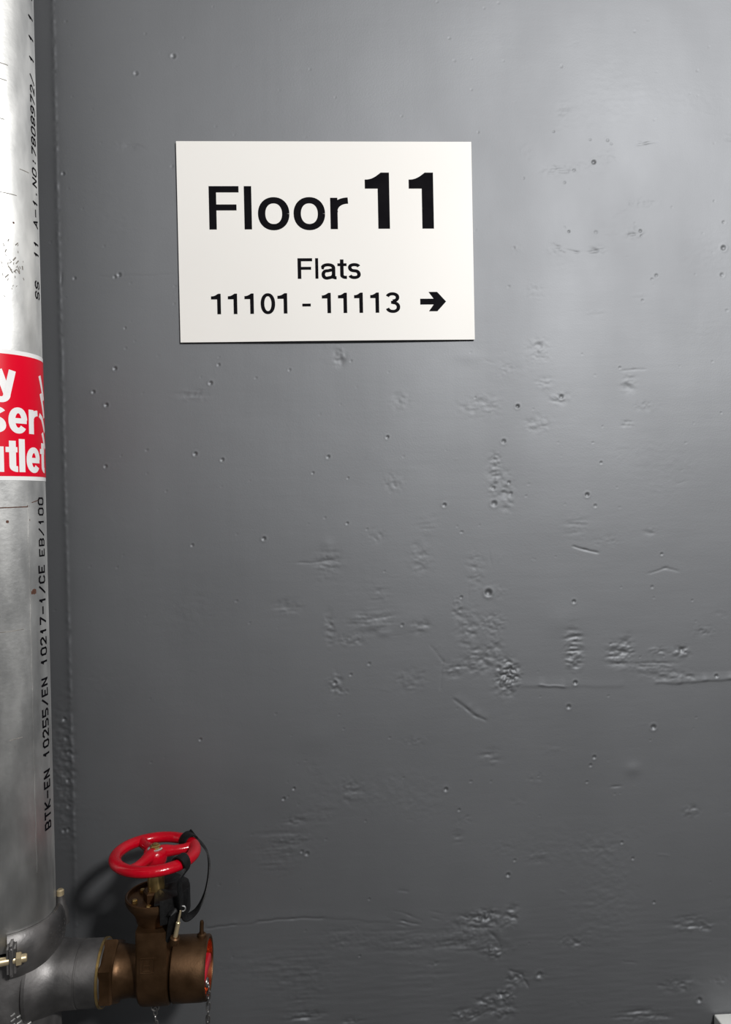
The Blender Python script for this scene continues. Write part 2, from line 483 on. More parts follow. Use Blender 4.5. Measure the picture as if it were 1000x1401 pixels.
for pts, w, d, s in ((((872, 197), (884, 195), (896, 194)), 1.4, .5, 0), (((872, 193), (880, 196)), 1.2, -.4, 0), (((745, 231), (768, 230)), 1.2, .5, 0),
                     (((790, 231), (806, 226), (813, 221)), 1.2, .5, 0), (((772, 341), (790, 345), (808, 345), (825, 341)), 1.3, .55, 0), (((752, 334), (771, 340)), 1.4, .8, 0),
                     (((855, 322), (874, 320)), 1.3, .6, 0), (((855, 508), (868, 507), (880, 506)), 1.2, .7, 0), (((785, 748), (800, 751), (815, 755)), 1.1, .8, 0),
                     (((890, 783), (910, 778), (925, 781)), 1.4, .4, 0), (((740, 938), (770, 939)), 1.4, -.6, .3), (((770, 940), (850, 940)), 2, .0, .2),
                     (((900, 936), (930, 936), (965, 933), (1000, 931), (1060, 929)), 1.6, .2, .7), (((680, 941), (742, 940)), 1.6, .0, .3),
                     (((623, 958), (640, 970), (650, 980), (662, 985)), 1.8, .5, .3), (((836, 1076), (852, 1075)), 1.4, .8, 0), (((900, 1171), (915, 1170)), 1.6, -.5, 0),
                     (((760, 1218), (774, 1222)), 1.6, -.6, 0), (((545, 1218), (558, 1220)), 1.6, .6, 0), (((285, 1270), (320, 1267)), 1.4, .6, .3), (((355, 1261), (400, 1257), (440, 1256)), 1.4, .6, .2),
                     (((320, 1267), (355, 1262)), 1.4, .2, .2), (((440, 1257), (530, 1262)), 1.6, .15, .15),
                     (((540, 1246), (560, 1252), (574, 1258)), 1.2, .6, 0), (((534, 1256), (552, 1261), (572, 1264)), 1.2, .6, 0), (((536, 1263), (560, 1268)), 1.2, .5, 0), (((585, 1245), (610, 1250)), 1.2, .6, 0),
                     (((588, 1254), (606, 1260)), 1.2, .6, 0), (((627, 1251), (645, 1258)), 1.4, .8, 0), (((672, 1268), (688, 1280), (702, 1296)), 5, -.8, 0), (((668, 1272), (684, 1290)), 2.2, 1.0, 0),
                     (((640, 1272), (665, 1268)), 1.8, .8, 0), (((700, 1328), (715, 1334), (722, 1348)), 1.8, 1.2, 0), (((640, 1400), (665, 1385)), 1.8, 1.2, 0), (((850, 1316), (872, 1318)), 1.4, .5, 0),
                     (((900, 1349), (922, 1352)), 1.8, 1.2, 0), (((173, 199), (186, 199), (197, 203)), 1.4, .4, 0), (((83, 372), (82, 390)), 1.2, .9, 0), (((395, 770), (450, 768), (460, 768)), 1.2, .4, 0),
                     (((445, 845), (456, 858)), 1.3, .5, 0), (((590, 885), (605, 905), (603, 940)), 1.6, .25, 0), (((500, 848), (540, 843)), 1.4, .35, 0), (((140, 378), (245, 376)), 1.2, .12, .08),
                     (((770, 0), (769, 90), (771, 300), (772, 480)), 3, .0, 0), (((640, 800), (641, 830)), 1.2, .2, 0), (((668, 755), (672, 775)), 1.2, .2, 0)):
    crease(pts, w, d, s)
# the upright joint beside the riser: the strip behind the pipe lies a little back
Hh += (0.0005 + 0.0002 * fine2) * np.exp(-((GX + 0.3795) / 0.0026) ** 2)
# feather the relief to the plain wall outside the view
edge = np.clip(np.minimum.reduce([GX - fx0, fx1 - st - GX, GZ - fz0, fz1 - st - GZ]) / 0.03, 0, 1)
Hh *= edge

xs = np.concatenate([np.linspace(XL, fx0 - .02, 20), xs_f, np.linspace(fx1 + .02, XR, 24)])
zs = np.concatenate([np.linspace(0, fz0 - .02, 16), zs_f, np.linspace(fz1 + .02, ZT, 12)])
full = np.zeros((len(zs), len(xs)))
full[16:16 + NZ, 20:20 + NX] = Hh
AX, AZ = np.meshgrid(xs, zs)
# the plaster is bent back towards the riser to darken it, full height
full -= 0.35 * np.clip(-0.25 - AX, 0, 0.20) ** 2 + 0.08 * np.clip(-0.382 - AX, 0, 0.08)
full += 0.0014 / (1 + np.exp(-(np.clip(AX, -.5, 0) + 0.381) / 0.0030)) - 0.0014
nv = AX.size
co = np.empty((nv, 3), np.float32)
co[:, 0], co[:, 1], co[:, 2] = AX.ravel(), -full.ravel(), AZ.ravel()
ii = np.arange(nv).reshape(AX.shape)
quads = np.stack([ii[:-1, :-1], ii[:-1, 1:], ii[1:, 1:], ii[1:, :-1]], -1).reshape(-1, 4).astype(np.int32)
me = bpy.data.meshes.new('wall_back')
me.vertices.add(nv)
me.vertices.foreach_set('co', co.ravel())
me.loops.add(quads.size)
me.loops.foreach_set('vertex_index', quads.ravel())
me.polygons.add(len(quads))
me.polygons.foreach_set('loop_start', np.arange(0, quads.size, 4, dtype=np.int32))
me.polygons.foreach_set('use_smooth', np.ones(len(quads), bool))
me.update(calc_edges=True)
me.materials.append(M['paint'])
wall = bpy.data.objects.new('wall_back', me)
C.objects.link(wall)
tag(wall, 'grey painted concrete wall with pits and trowel marks', kind='structure')

YB = -4.6
for nm, lo, hi, m in (('floor', (XL - .1, YB - .1, -0.1), (XR + .1, .1, 0), 'concrete'), ('ceiling', (XL - .1, YB - .1, ZT), (XR + .1, .1, ZT + .1), 'ceiling'),
                      ('wall_left', (XL - .1, YB, 0), (XL, .1, ZT), 'paint'), ('wall_right', (XR, YB, 0), (XR + .1, 0, ZT), 'paint'),
                      ('wall_front', (XL - .1, YB - .1, 0), (XR + .1, YB, ZT), 'paint')):
    tag(MB().box(lo, hi).build(nm, M[m], None, smooth=False), kind='structure')


# ------------------------------------------------------------------ lettering: outlines of a plain grotesque
def arc(cx, cy, rx, ry, a0, a1, n=18, p=2.15):
    out = []
    for k in range(n + 1):
        a = math.radians(a0 + (a1 - a0) * k / n)
        c, s = math.cos(a), math.sin(a)
        out.append((cx + rx * math.copysign(abs(c) ** (2 / p), c), cy + ry * math.copysign(abs(s) ** (2 / p), s)))
    return out


def stroke(mb, pts, tx, ty, fn, d):
    """a pen stroke along pts: thickness tx where it runs upright, ty where it runs level"""
    dense = [pts[0]]
    for a, b in zip(pts[:-1], pts[1:]):
        m = max(1, int(math.hypot(b[0] - a[0], b[1] - a[1]) / .0025))
        dense += [(a[0] + (b[0] - a[0]) * q / m, a[1] + (b[1] - a[1]) * q / m) for q in range(1, m + 1)]
    pts = dense
    n = len(pts)
    Lf, Rt = [], []
    for i in range(n):
        a, b = pts[max(i - 1, 0)], pts[min(i + 1, n - 1)]
        ux, uy = b[0] - a[0], b[1] - a[1]
        l = math.hypot(ux, uy) or 1
        ux, uy = ux / l, uy / l
        t = math.sqrt((tx * uy) ** 2 + (ty * ux) ** 2)
        Lf.append((pts[i][0] - uy * t / 2, pts[i][1] + ux * t / 2))
        Rt.append((pts[i][0] + uy * t / 2, pts[i][1] - ux * t / 2))
    mb.strip(Lf, Rt, fn, d)


def rect(mb, x0, x1, y0, y1, fn, d):
    n = max(2, int(abs(x1 - x0) / 0.004) + 2)
    X = [x0 + (x1 - x0) * k / (n - 1) for k in range(n)]
    mb.strip([(x, y1) for x in X], [(x, y0) for x in X], fn, d)


def glyph(mb, ch, x0, x1, y0, y1, t, b, fn, d):
    """letter ch filling the box x0..x1, y0..y1 with stem width t and bar width b"""
    w, h = x1 - x0, y1 - y0
    S = lambda pts, tt=t, bb=b: stroke(mb, pts, tt, bb, fn, d)
    cx, cy, rx, ry = (x0 + x1) / 2, (y0 + y1) / 2, w / 2 - t / 2, h / 2 - b / 2
    if ch == 'F':
        rect(mb, x0, x0 + t, y0, y1, fn, d)
        rect(mb, x0 + t, x1, y1 - b, y1, fn, d)
        rect(mb, x0 + t, x1 - .08 * w, y0 + .44 * h, y0 + .44 * h + b * .95, fn, d)
    elif ch in 'l-|':
        rect(mb, x0, x1, y0, y1, fn, d)
    elif ch == 'i':
        rect(mb, x0, x1, y0, y0 + .72 * h, fn, d)
        rect(mb, x0, x1, y1 - .17 * h, y1, fn, d)
    elif ch in 'o0':
        S(arc(cx, cy, rx, ry, 0, 360, 40))
    elif ch == '1':
        fl = x1 - x0 - t
        c = [(x1, y0), (x1, y1), (x1 - t * .72, y1)]
        for k in range(1, 8):
            u = k / 7
            c.append((x1 - t * .72 - (fl + t * .28) * u ** .9, y1 - .125 * h * (1 - (1 - u) ** 2.4)))
        c += [(x0, y1 - .125 * h - b), (x1 - t, y1 - .125 * h - b), (x1 - t, y0)]
        mb.prism(c, fn, d)
    elif ch == 'r':
        rect(mb, x0, x0 + t, y0, y1 - .02 * h, fn, d)
        S([(x0 + t * .55, y0 + .52 * h)] + arc(x0 + t * .5 + (w - t * .5), y0 + .55 * h, w - t * .5, .45 * h - b * .55, 172, 92, 10))
    elif ch == 'a':
        sx = x1 - t / 2 - .07 * w
        S([(x0 + t * .75, y1 - .30 * h)] + arc((x0 + sx + t * .3) / 2, y1 - .30 * h, (sx - x0 - t * .3) / 2, .30 * h - b / 2, 175, 0, 16) + [(sx, y0 + .16 * h)]
          + arc(sx + t * .75, y0 + .14 * h, t * .75, .14 * h - b * .4, 180, 275, 8))
        S([(sx, y0 + .60 * h), (sx - .18 * w, y0 + .565 * h)] + arc(x0 + .36 * w, y0 + .29 * h, .36 * w - t / 2, .27 * h - b * .2, 80, 275, 16)
          + [(sx - .12 * w, y0 + .12 * h), (sx, y0 + .28 * h)])
    elif ch == 't':
        sx = x0 + .28 * w + t / 2
        S([(sx, y1), (sx, y0 + .22 * h)] + arc(sx + .42 * w, y0 + .2 * h, .42 * w, .2 * h - b / 2, 180, 270, 10) + [(x1, y0 + b * .5)])
        rect(mb, x0, x1 - .02 * w, y0 + .80 * h - b * .9, y0 + .80 * h, fn, d)
    elif ch == 's':
        S(arc(cx, y0 + .74 * h, rx, .26 * h - b / 2, 15, 180, 12) + arc(cx - rx * .1, y0 + .74 * h, rx * .9, .235 * h - b * .1, 200, 262, 5)
          + arc(cx + rx * .1, y0 + .28 * h, rx * .9, .255 * h - b * .1, 82, 20, 5) + arc(cx, y0 + .28 * h, rx, .28 * h - b / 2, 0, -165, 12))
    elif ch == '3':
        S(arc(cx - .02 * w, y0 + .755 * h, rx * .92, .245 * h - b / 2, 165, -88, 18))
        S(arc(cx, y0 + .29 * h, rx, .285 * h - b / 2, 92, -165, 20))
        rect(mb, cx - .12 * w, cx + .06 * w, y0 + .52 * h - b * .5, y0 + .52 * h + b * .45, fn, d)
    elif ch == 'e':
        S(arc(cx, cy, rx, ry, 2, 322, 34))
        rect(mb, x0 + t * .6, x1 - t * .1, cy - b * .5, cy + b * .4, fn, d)
    elif ch == 'u':
        S([(x0 + t / 2, y1), (x0 + t / 2, y0 + .36 * h)] + arc(cx - t * .1, y0 + .34 * h, rx, .34 * h - b / 2, 180, 350, 16))
        rect(mb, x1 - t, x1, y0, y1, fn, d)
    elif ch == 'y':
        S([(x0 + t * .55, y1), (cx + t * .1, y0 + .30 * h)], t * 1.05)
        S([(x1 - t * .55, y1), (cx + t * .12, y0 + .26 * h)] + arc(cx - .22 * w, y0 + .26 * h, .26 * w, .26 * h - b / 2, -10, -88, 8) + [(x0 + .1 * w, y0 + b / 2)], t * 1.05)
    elif ch == 'D':
        rect(mb, x0, x0 + t, y0, y1, fn, d)
        S([(x0 + t * .5, y1 - b / 2), (x0 + .45 * w, y1 - b / 2)] + arc(x0 + .45 * w, cy, .55 * w - t / 2, h / 2 - b / 2, 90, -90, 20) + [(x0 + t * .5, y0 + b / 2)])
    elif ch == '>':
        # a plain arrow to the right
        mb.prism([(x0, cy - .15 * h), (x0 + .52 * w, cy - .15 * h), (x0 + .33 * w, y0), (x0 + .66 * w, y0), (x1, cy), (x0 + .66 * w, y1), (x0 + .33 * w, y1),
                  (x0 + .52 * w, cy + .15 * h), (x0, cy + .15 * h)], fn, d)


# ------------------------------------------------------------------ floor sign
SW, SH, ST = 0.42, 0.2835, 0.0022
SZ = 1.75


def sign_y(x, z):
    """the back of the sheet: it stands off the wall a little along the lower edge"""
    return -0.0020 - 0.0020 * max(0, 1 - ((x - .03) / .17) ** 2) * max(0, min(1, (-z / SH + .5) ** 3))


nx_, nz_ = 29, 19
sv, sf = [], []
for side in (0, 1):
    for j in range(nz_):
        for i in range(nx_):
            x = -SW / 2 + SW * i / (nx_ - 1)
            z = -SH / 2 + SH * j / (nz_ - 1)
            sv.append((x, sign_y(x, z) - ST * side, SZ + z))
n_ = nx_ * nz_
for j in range(nz_ - 1):
    for i in range(nx_ - 1):
        a = j * nx_ + i
        sf.append((a, a + 1, a + nx_ + 1, a + nx_))
        sf.append((n_ + a, n_ + a + 1, n_ + a + nx_ + 1, n_ + a + nx_))
rim_ = [i for i in range(nx_)] + [j * nx_ + nx_ - 1 for j in range(1, nz_)] + [(nz_ - 1) * nx_ + i for i in range(nx_ - 2, -1, -1)] + [j * nx_ for j in range(nz_ - 2, 0, -1)]
for a, b in zip(rim_, rim_[1:] + rim_[:1]):
    sf.append((a, b, n_ + b, n_ + a))
sign = mesh_obj('floor_sign', sv, sf, M['sign'])
tag(sign, 'white rectangular floor sign lettered Floor 11 Flats 11101 - 11113 on grey wall', 'sign')


def on_sign(u, v, d):
    return (u, sign_y(u, v) - ST + 0.0001 - d, SZ + v)


PART = {'-': 'dash', '>': 'arrow'}


def line(items, t, b):
    """each printed character is a part of the sign"""
    for it in items:
        mb = MB()
        glyph(mb, *it[:5], t, b, on_sign, 0.0004)
        o = mb.build(PART.get(it[0], 'digit' if it[0].isdigit() else 'letter'), M['ink'], sign, smooth=False)
        if it[0] == '>': o['label'] = 'black arrow pointing right'


Z0, ZC = 0.0173, 0.0784
line([('F', -.1658, -.1238, Z0, ZC), ('l', -.1163, -.1059, Z0, ZC), ('o', -.0970, -.0526, .0159, .0628), ('o', -.0466, -.0019, .0159, .0628),
      ('r', .0057, .0319, Z0, .0627)], .0103, .0088)
line([('1', .0556, .0905, .0176, .0976), ('1', .1186, .1538, .0176, .0976)], .0166, .0128)
line([('F', -.0425, -.0217, -.0532, -.0240), ('l', -.0174, -.0132, -.0532, -.0240), ('a', -.0087, .0125, -.0538, -.0313), ('t', .0142, .0275, -.0537, -.0260),
      ('s', .0292, .0473, -.0540, -.0313)], .0050, .0043)
B0, B1 = -.1024, -.0735
line([('1', -.1658, -.1522, B0, B1), ('1', -.1421, -.1291, B0, B1), ('1', -.1187, -.1057, B0, B1), ('0', -.0959, -.0755, B0 - .0006, B1 + .0002), ('1', -.0720, -.0583, B0, B1),
      ('-', -.0369, -.0249, -.0926, -.0886), ('1', -.0089, .0038, B0, B1), ('1', .0141, .0268, B0, B1), ('1', .0371, .0495, B0, B1), ('1', .0602, .0726, B0, B1),
      ('3', .0819, .1029, B0 - .0006, B1 + .0002)], .0051, .0043)
line([('>', .1319, .1692, -.1008, -.0731)], .004, .004)

# ------------------------------------------------------------------ riser pipe, its print and its label
PX, PY, PR = -0.4215, -0.12, 0.0572
ZR = 0.846
riser = empty('riser_pipe', (PX, PY, ZR))
tag(riser, 'galvanised steel riser pipe standing upright along the left edge', 'pipe')
MB().lathe([(PR - .004, ZR), (PR, ZR), (PR, 1.2), (PR, 1.6), (PR, 2.0), (PR, ZT)], (PX, PY, 0), seg=96).build('pipe_wall', M['galv'], riser)


def on_pipe(s, z, d, R=PR):
    """arc length s along the pipe (0 faces the room, positive to the right), height z, d proud of the surface"""
    a = s / PR
    return (PX + math.sin(a) * (R + d), PY - math.cos(a) * (R + d), z)


def band(mb, s0, s1, z0, z1, base, d):
    n = max(2, int((s1 - s0) / .003) + 2)
    X = [s0 + (s1 - s0) * k / (n - 1) for k in range(n)]
    mb.strip([(x, z1) for x in X], [(x, z0) for x in X], lambda s, z, dd: on_pipe(s, z, base + dd), d)


mb = MB()
band(mb, -.075, .1245, 1.4115, 1.5680, .0001, .0004)
lab = mb.build('label', M['vwhite'], riser)
lab['label'] = 'red and white dry riser outlet label'
mb = MB()
band(mb, -.072, .1215, 1.4165, 1.5628, .0003, .0004)
mb.build('red_ground', M['vred'], lab)
lfn = lambda s, z, dd: on_pipe(s, z, .0006 + dd)
lt, lb = .0078, .0070
z1_, z2_, z3_ = 1.5130, 1.4686, 1.4215
xh, ch_ = .0303, .0400
for it in (('D', -.020, .008, z1_, z1_ + ch_), ('r', .011, .0238, z1_, z1_ + xh), ('y', .0238, .0480, z1_ - .0085, z1_ + xh),
           ('r', -.018, -.004, z2_, z2_ + xh), ('i', .000, .0078, z2_, z2_ + ch_), ('s', .0115, .0352, z2_ - .0006, z2_ + xh + .0006),
           ('e', .0378, .0610, z2_ - .0006, z2_ + xh + .0006), ('r', .0635, .0795, z2_, z2_ + xh),
           ('o', -.0195, .0055, z3_ - .0006, z3_ + xh + .0006), ('u', .0085, .0318, z3_, z3_ + xh), ('t', .0338, .0476, z3_, z3_ + .0375), ('l', .0492, .0568, z3_, z3_ + ch_),
           ('e', .0588, .0815, z3_ - .0006, z3_ + xh + .0006), ('t', .0830, .0960, z3_, z3_ + .0375)):
    mb = MB()
    glyph(mb, *it, lt, lb, lfn, .0003)
    mb.build('letter', M['vwhite'], lab, smooth=False)
mb = MB()
for pts in (((.0865, 1.543), (.0995, 1.514)), ((.0885, 1.521), (.1005, 1.492)), ((.0835, 1.4935), (.0905, 1.490), (.1010, 1.474)), ((.0910, 1.472), (.1010, 1.453))):
    fine_pts = []
    for a, b in zip(pts[:-1], pts[1:]):
        fine_pts += [(a[0] + (b[0] - a[0]) * k / 5, a[1] + (b[1] - a[1]) * k / 5) for k in range(5)]
    stroke(mb, fine_pts + [pts[-1]], .0058, .0058, lfn, .0003)
mb.build('pictogram', M['vwhite'], lab, smooth=False)

SEG = {'B': ['00,06,36,45,44,33,03', '33,42,41,30,00'], 'T': ['20,26', '06,46'], 'K': ['00,06', '46,03,40'], '-': ['03,43'], 'E': ['40,00,06,46', '03,33'], 'N': ['00,06,40,46'],
       '1': ['14,26,20'], '0': ['10,30,41,45,36,16,05,01,10'], '2': ['05,16,36,45,44,00,40'], '5': ['46,06,03,33,42,41,30,00'], '/': ['00,46'], '7': ['06,46,10'],
       'C': ['45,36,16,05,01,10,30,41'], 'S': ['45,36,16,05,04,13,33,42,41,30,10,01'], 'I': ['20,26', '10,30', '16,36'], 'A': ['00,26,40', '12,32'], '.': ['20,21'], 'O': ['10,30,41,45,36,16,05,01,10'],
       ':': ['21,22', '24,25'], '8': ['13,04,05,16,36,45,44,33,42,41,30,10,01,02,13,33'], '9': ['00,30,42,45,36,16,05,04,13,43'], '3': ['05,16,36,45,44,33,13', '33,42,41,30,10,01'], ' ': []}


def pipe_print(mb, text, zb, pitch, s_left, height, pen, slant=0.0):
    """printed up the pipe: characters read upwards, their tops to the left"""
    cw = pitch * .62
    for k, chh in enumerate(text):
        for poly in SEG[chh]:
            pts = []
            for g in poly.split(','):
                gx, gy = int(g[0]) / 4, int(g[1]) / 6
                pts.append((s_left + height * (1 - gy), zb + k * pitch + cw * gx))
            for a_, b_ in zip(pts[:-1], pts[1:]):
                L_ = math.hypot(b_[0] - a_[0], b_[1] - a_[1]) or 1
                ex = ((b_[0] - a_[0]) / L_ * pen * .35, (b_[1] - a_[1]) / L_ * pen * .35)
                a_, b_ = (a_[0] - ex[0], a_[1] - ex[1]), (b_[0] + ex[0], b_[1] + ex[1])
                stroke(mb, [(a_[0] + (b_[0] - a_[0]) * q / 4, a_[1] + (b_[1] - a_[1]) * q / 4) for q in range(5)], pen, pen, lambda s, z, dd: on_pipe(s, z, .00005 + dd), .0003)


mb = MB()
pipe_print(mb, 'BTK-EN 10255/EN 10217-1/CE', .976, .01285, .0755, .0125, .0024)
pipe_print(mb, 'EB/100', 1.318, .0128, .0775, .0115, .0020)
pipe_print(mb, 'SS  11 A-1.NO:7808972/ 1 1 1 1 1', 1.640, .0128, .0830, .0115, .0020)
o = mb.build('printed_marking', M['ink'], riser, smooth=False)
tag(o, 'black stencilled standards marking', kind='stuff')
mb = MB()
nS = 60
S0 = [(.0600 + .0004 * math.sin(k * .9), .93 + k * (1.385 - .93) / nS) for k in range(nS + 1)]
stroke(mb, S0, .0014, .0014, lambda s, z, dd: on_pipe(s, z, -.0001 + dd), .0007)
mb.build('weld_seam', M['galv'], riser)
mb = MB()
stroke(mb, [(.020, 1.3785), (.040, 1.379), (.0600, 1.3795)], .0012, .0012, lambda s, z, dd: on_pipe(s, z, dd - .0001), .0004)
stroke(mb, [(.0655, 1.3845), (.080, 1.388)], .0009, .0009, lambda s, z, dd: on_pipe(s, z, dd - .0001), .0004)
for s_, z_, r_ in ((.060, 1.380, .0016), (.0610, 1.3632, .0014), (.0340, 1.362, .0018), (.0500, 1.722, .0012), (.066, 1.275, .0035), (.0625, 1.274, .0022), (.012, 1.355, .0012)):
    mb.prism([(s_ + r_ * math.cos(q * PI / 4) * (1.2 if q % 2 else .9), z_ + r_ * math.sin(q * PI / 4)) for q in range(8)], lambda s, z, dd: on_pipe(s, z, dd - .0001), .0003)
tag(mb.build('rust_mark', M['rust'], riser, smooth=False), kind='stuff')
mb = MB()
rs = random.Random(5)
for zz, s0_, s1_ in ((1.9085, .018, .048), (1.8895, .020, .046), (1.842, .02, .042), (1.755, .035, .055), (1.79, .06, .075), (1.23, .02, .05), (1.10, .03, .045)):
    stroke(mb, [(s0_, zz), (s1_, zz + .001)], .0009, .0009, lambda s, z, dd: on_pipe(s, z, dd - .0001), .0003)
for _ in range(38):     # smudges of rust low under the top print
    s_, z_ = .047 + rs.gauss(0, .007), 1.668 + rs.gauss(0, .012)
    r_ = rs.uniform(.0006, .0016)
    stroke(mb, [(s_, z_), (s_ + rs.uniform(-1, 1) * r_ * 3, z_ + r_ * 3)], r_, r_, lambda s, z, dd: on_pipe(s, z, dd - .0001), .0003)
tag(mb.build('scuff_mark', M['scuff'], riser, smooth=False), kind='stuff')

# ------------------------------------------------------------------ coupling round the foot of the riser
cz0, cz1 = .816, .868
coup = empty('pipe_coupling', (PX, PY, cz0))
tag(coup, 'grey cast pipe coupling with bolts clamped round the riser foot', 'coupling')
prof = [(PR + .0008, cz1 - .004), (PR + .0008, cz1), (PR + .0045, cz1), (PR + .0078, cz1 - .004), (PR + .0108, cz1 - .013), (PR + .0122, cz1 - .024), (PR + .0108, cz0 + .014),
        (PR + .0070, cz0 + .004), (PR + .0040, cz0), (PR + .0008, cz0), (PR + .0008, cz0 + .004)]
e1z = lambda deg: math.radians(deg)
# lathe angles: e1 = +X, e2 = +Y (axis Z); the split faces the room at about -72 degrees
for a0, a1 in ((-68, 100), (112, 280)):
    MB().lathe(prof, (PX, PY, 0), seg=56, a0=e1z(a0), a1=e1z(a1), caps=True).build('housing', M['cast'], coup)
for deg in (-74, 106):
    a = e1z(deg)
    rad = Vector((math.cos(a), math.sin(a), 0))
    tan = Vector((-math.sin(a), math.cos(a), 0))
    c = Vector((PX, PY, (cz0 + cz1) / 2 + .005)) + rad * (PR + .017)
    for sg in (-1, 1):
        mb = MB()
        bm = bmesh.new()
        bmesh.ops.create_cube(bm, size=1)
        for q in bm.verts:
            k = q.co.copy()
            q.co = c + rad * (k.x * .024 - .003) + tan * (sg * (.0075 + .010 * .5) + k.y * .010) + Vector((0, 0, k.z * .036))
        bmesh.ops.bevel(bm, geom=bm.edges[:], offset=.0035, segments=3, affect='EDGES')
        bm.verts.index_update()
        mb.add([q.co.copy() for q in bm.verts], [tuple(x.index for x in g.verts) for g in bm.faces])
        bm.free()
        mb.build('bolt_pad', M['cast'], coup)
    mb = MB().lathe([(0, -.026), (.0048, -.026), (.0048, .028), (.0040, .0293), (0, .0293)], c + rad * .002, tan, seg=20)
    bolt = mb.build('bolt', M['bolt'], coup)
    MB().lathe([(0, .0178), (.0080, .0178), (.0080, .0225), (.0070, .0235), (0, .0235)], c + rad * .002, tan, seg=6).build('nut', M['bolt'], bolt)
    MB().lathe([(0, -.0255), (.007, -.0250), (.009, -.0225), (.009, -.0178), (0, -.0178)], c + rad * .002, tan, seg=20).build('bolt_head', M['bolt'], bolt)
# moulded lug with a gauge stud at the right of the ring
a = e1z(22)
rad = Vector((math.cos(a), math.sin(a), 0))
lp = Vector((PX, PY, 0)) + rad * (PR + .006)
MB().tube([lp + Vector((0, 0, z)) + rad * o for z, o in ((cz1 - .030, .002), (cz1 - .016, .0015), (cz1 - .004, 0), (cz1 + .008, -.0005))], [.008, .0075, .006, .0045], 14).build('lug', M['cast'], coup)
MB().lathe([(0, cz1 + .007), (.0046, cz1 + .007), (.0046, cz1 + .0135), (.003, cz1 + .015), (0, cz1 + .015)], (lp.x - rad.x * .0005, lp.y - rad.y * .0005, 0), seg=16).build('stud', M['bolt'], coup)
mb = MB()
for i in range(5):
    for j in range(4):
        aa = e1z(-22 + i * 7)
        rr = Vector((math.cos(aa), math.sin(aa), 0))
        q = Vector((PX, PY, cz1 - .016 - j * .0055 - (i % 2) * .001)) + rr * (PR + .0117 - abs(j - 1.5) * .0006)
        mb.lathe([(0, -.001), (.0016, -.001), (.0012, .0008), (0, .0008)], q, rr, seg=6)
mb.build('cast_lettering', M['cast'], coup)

# ------------------------------------------------------------------ tee below the coupling with its branch
VZ, VY = .786, PY
tee = empty('pipe_tee', (PX, PY, 0))
tag(tee, 'dark grey pipe tee below the coupling branching to the bronze valve', 'pipe fitting')
TR = .0605
MB().lathe([(PR - .004, .842), (PR - .0006, .842), (PR - .0006, .826), (TR, .814), (TR, .70), (TR, .66), (PR, .648), (PR, .0), (PR - .004, 0)], (PX, PY, 0), seg=72).build('tee_body', M['cast'], tee)
bx0 = PX
prof = [(.047, .030), (.0560, .036), (.0560, .040), (.0500, .047), (.0445, .056), (.0415, .064), (.0400, .073), (.0393, .0905), (.0382, .0910), (.0382, .0925), (.0390, .0930),
        (.0390, .1205), (.0370, .1225), (.030, .1225)]
MB().lathe(prof, (PX, VY, VZ), (1, 0, 0), seg=72).build('branch', M['cast'], tee)
mb = MB()
for j, (s0, n) in enumerate(((.026, 8), (.033, 6), (.041, 4))):
    for i in range(n):
        a = s0 / PR
        z = .772 - i * (.0062 if j == 0 else .0075 if j == 1 else .0105) - (.004 * j)
        q = Vector((PX + math.sin(a) * TR, PY - math.cos(a) * TR, z))
        nrm = Vector((math.sin(a), -math.cos(a), 0))
        tn = Vector((math.cos(a), math.sin(a), 0))
        wv = (.0022, .0030, .0042)[j]
        mb.tube([q - tn * wv + Vector((0, 0, -.001)), q + nrm * .0003, q + tn * wv + Vector((0, 0, .0015))], (.0010, .0012, .0016)[j], 6)
mb.build('cast_lettering', M['galv'], tee)

# ------------------------------------------------------------------ landing valve
VX = -0.235
valve = empty('landing_valve', (VX, VY, VZ))
tag(valve, 'brown bronze landing valve with a red handwheel on the pipe branch', 'valve')
ax = (1, 0, 0)
# hexagonal connector and neck
MB().lathe([(.034, -.0650), (.0405, -.0650), (.0412, -.063), (.0412, -.0515), (.0395, -.0490), (.034, -.0490)], (VX, VY, VZ), ax, seg=6).build('hex_nut', M['bronze'], valve, angle=25)
MB().lathe([(.038, -.0685), (.0400, -.0685), (.0400, -.0655), (.036, -.0650)], (VX, VY, VZ), ax, seg=48).build('thread_ring', M['brass'], valve)
MB().lathe([(.034, -.050), (.0325, -.0485), (.0310, -.042), (.0295, -.032), (.0310, -.022), (.0340, -.016)], (VX, VY, VZ), ax, seg=48).build('neck', M['bronze'], valve)
# gate body: rounded below, flat-sided above
mb = MB()
pr, nR = [], 20
ry = .0395
for k in range(nR + 1):
    a = PI + PI * k / nR
    pr.append((ry * math.cos(a), ry * 1.02 * math.sin(a)))
pr += [(ry, .02), (ry * .93, .045), (ry * .88, .066), (-ry * .88, .066), (-ry * .93, .045), (-ry, .02)]
secs = [(-.0197, .86), (-.0190, .94), (-.0170, .985), (-.0135, 1.0), (.0135, 1.0), (.0170, .985), (.0190, .94), (.0197, .86)]
v, f = [], []
n = len(pr)
for x, k in secs:
    for (y, z) in pr:
        v.append((VX + x, VY + y * k, VZ + (z * k if z < .03 else z)))
for i in range(len(secs) - 1):
    for k in range(n):
        k2 = (k + 1) % n
        f.append((i * n + k, i * n + k2, (i + 1) * n + k2, (i + 1) * n + k))
f.append(tuple(range(n)))
f.append(tuple((len(secs) - 1) * n + k for k in range(n)))
mb.add(v, f)
body = mb.build('valve_body', M['bronze'], valve, angle=30)
mb = MB()
yq = lambda z: VY - ry * (1.0 if z < .02 else 1 - .07 * (z - .02) / .025 if z < .045 else .93 - .05 * (z - .045) / .021)
emc, ems = .028, .0085
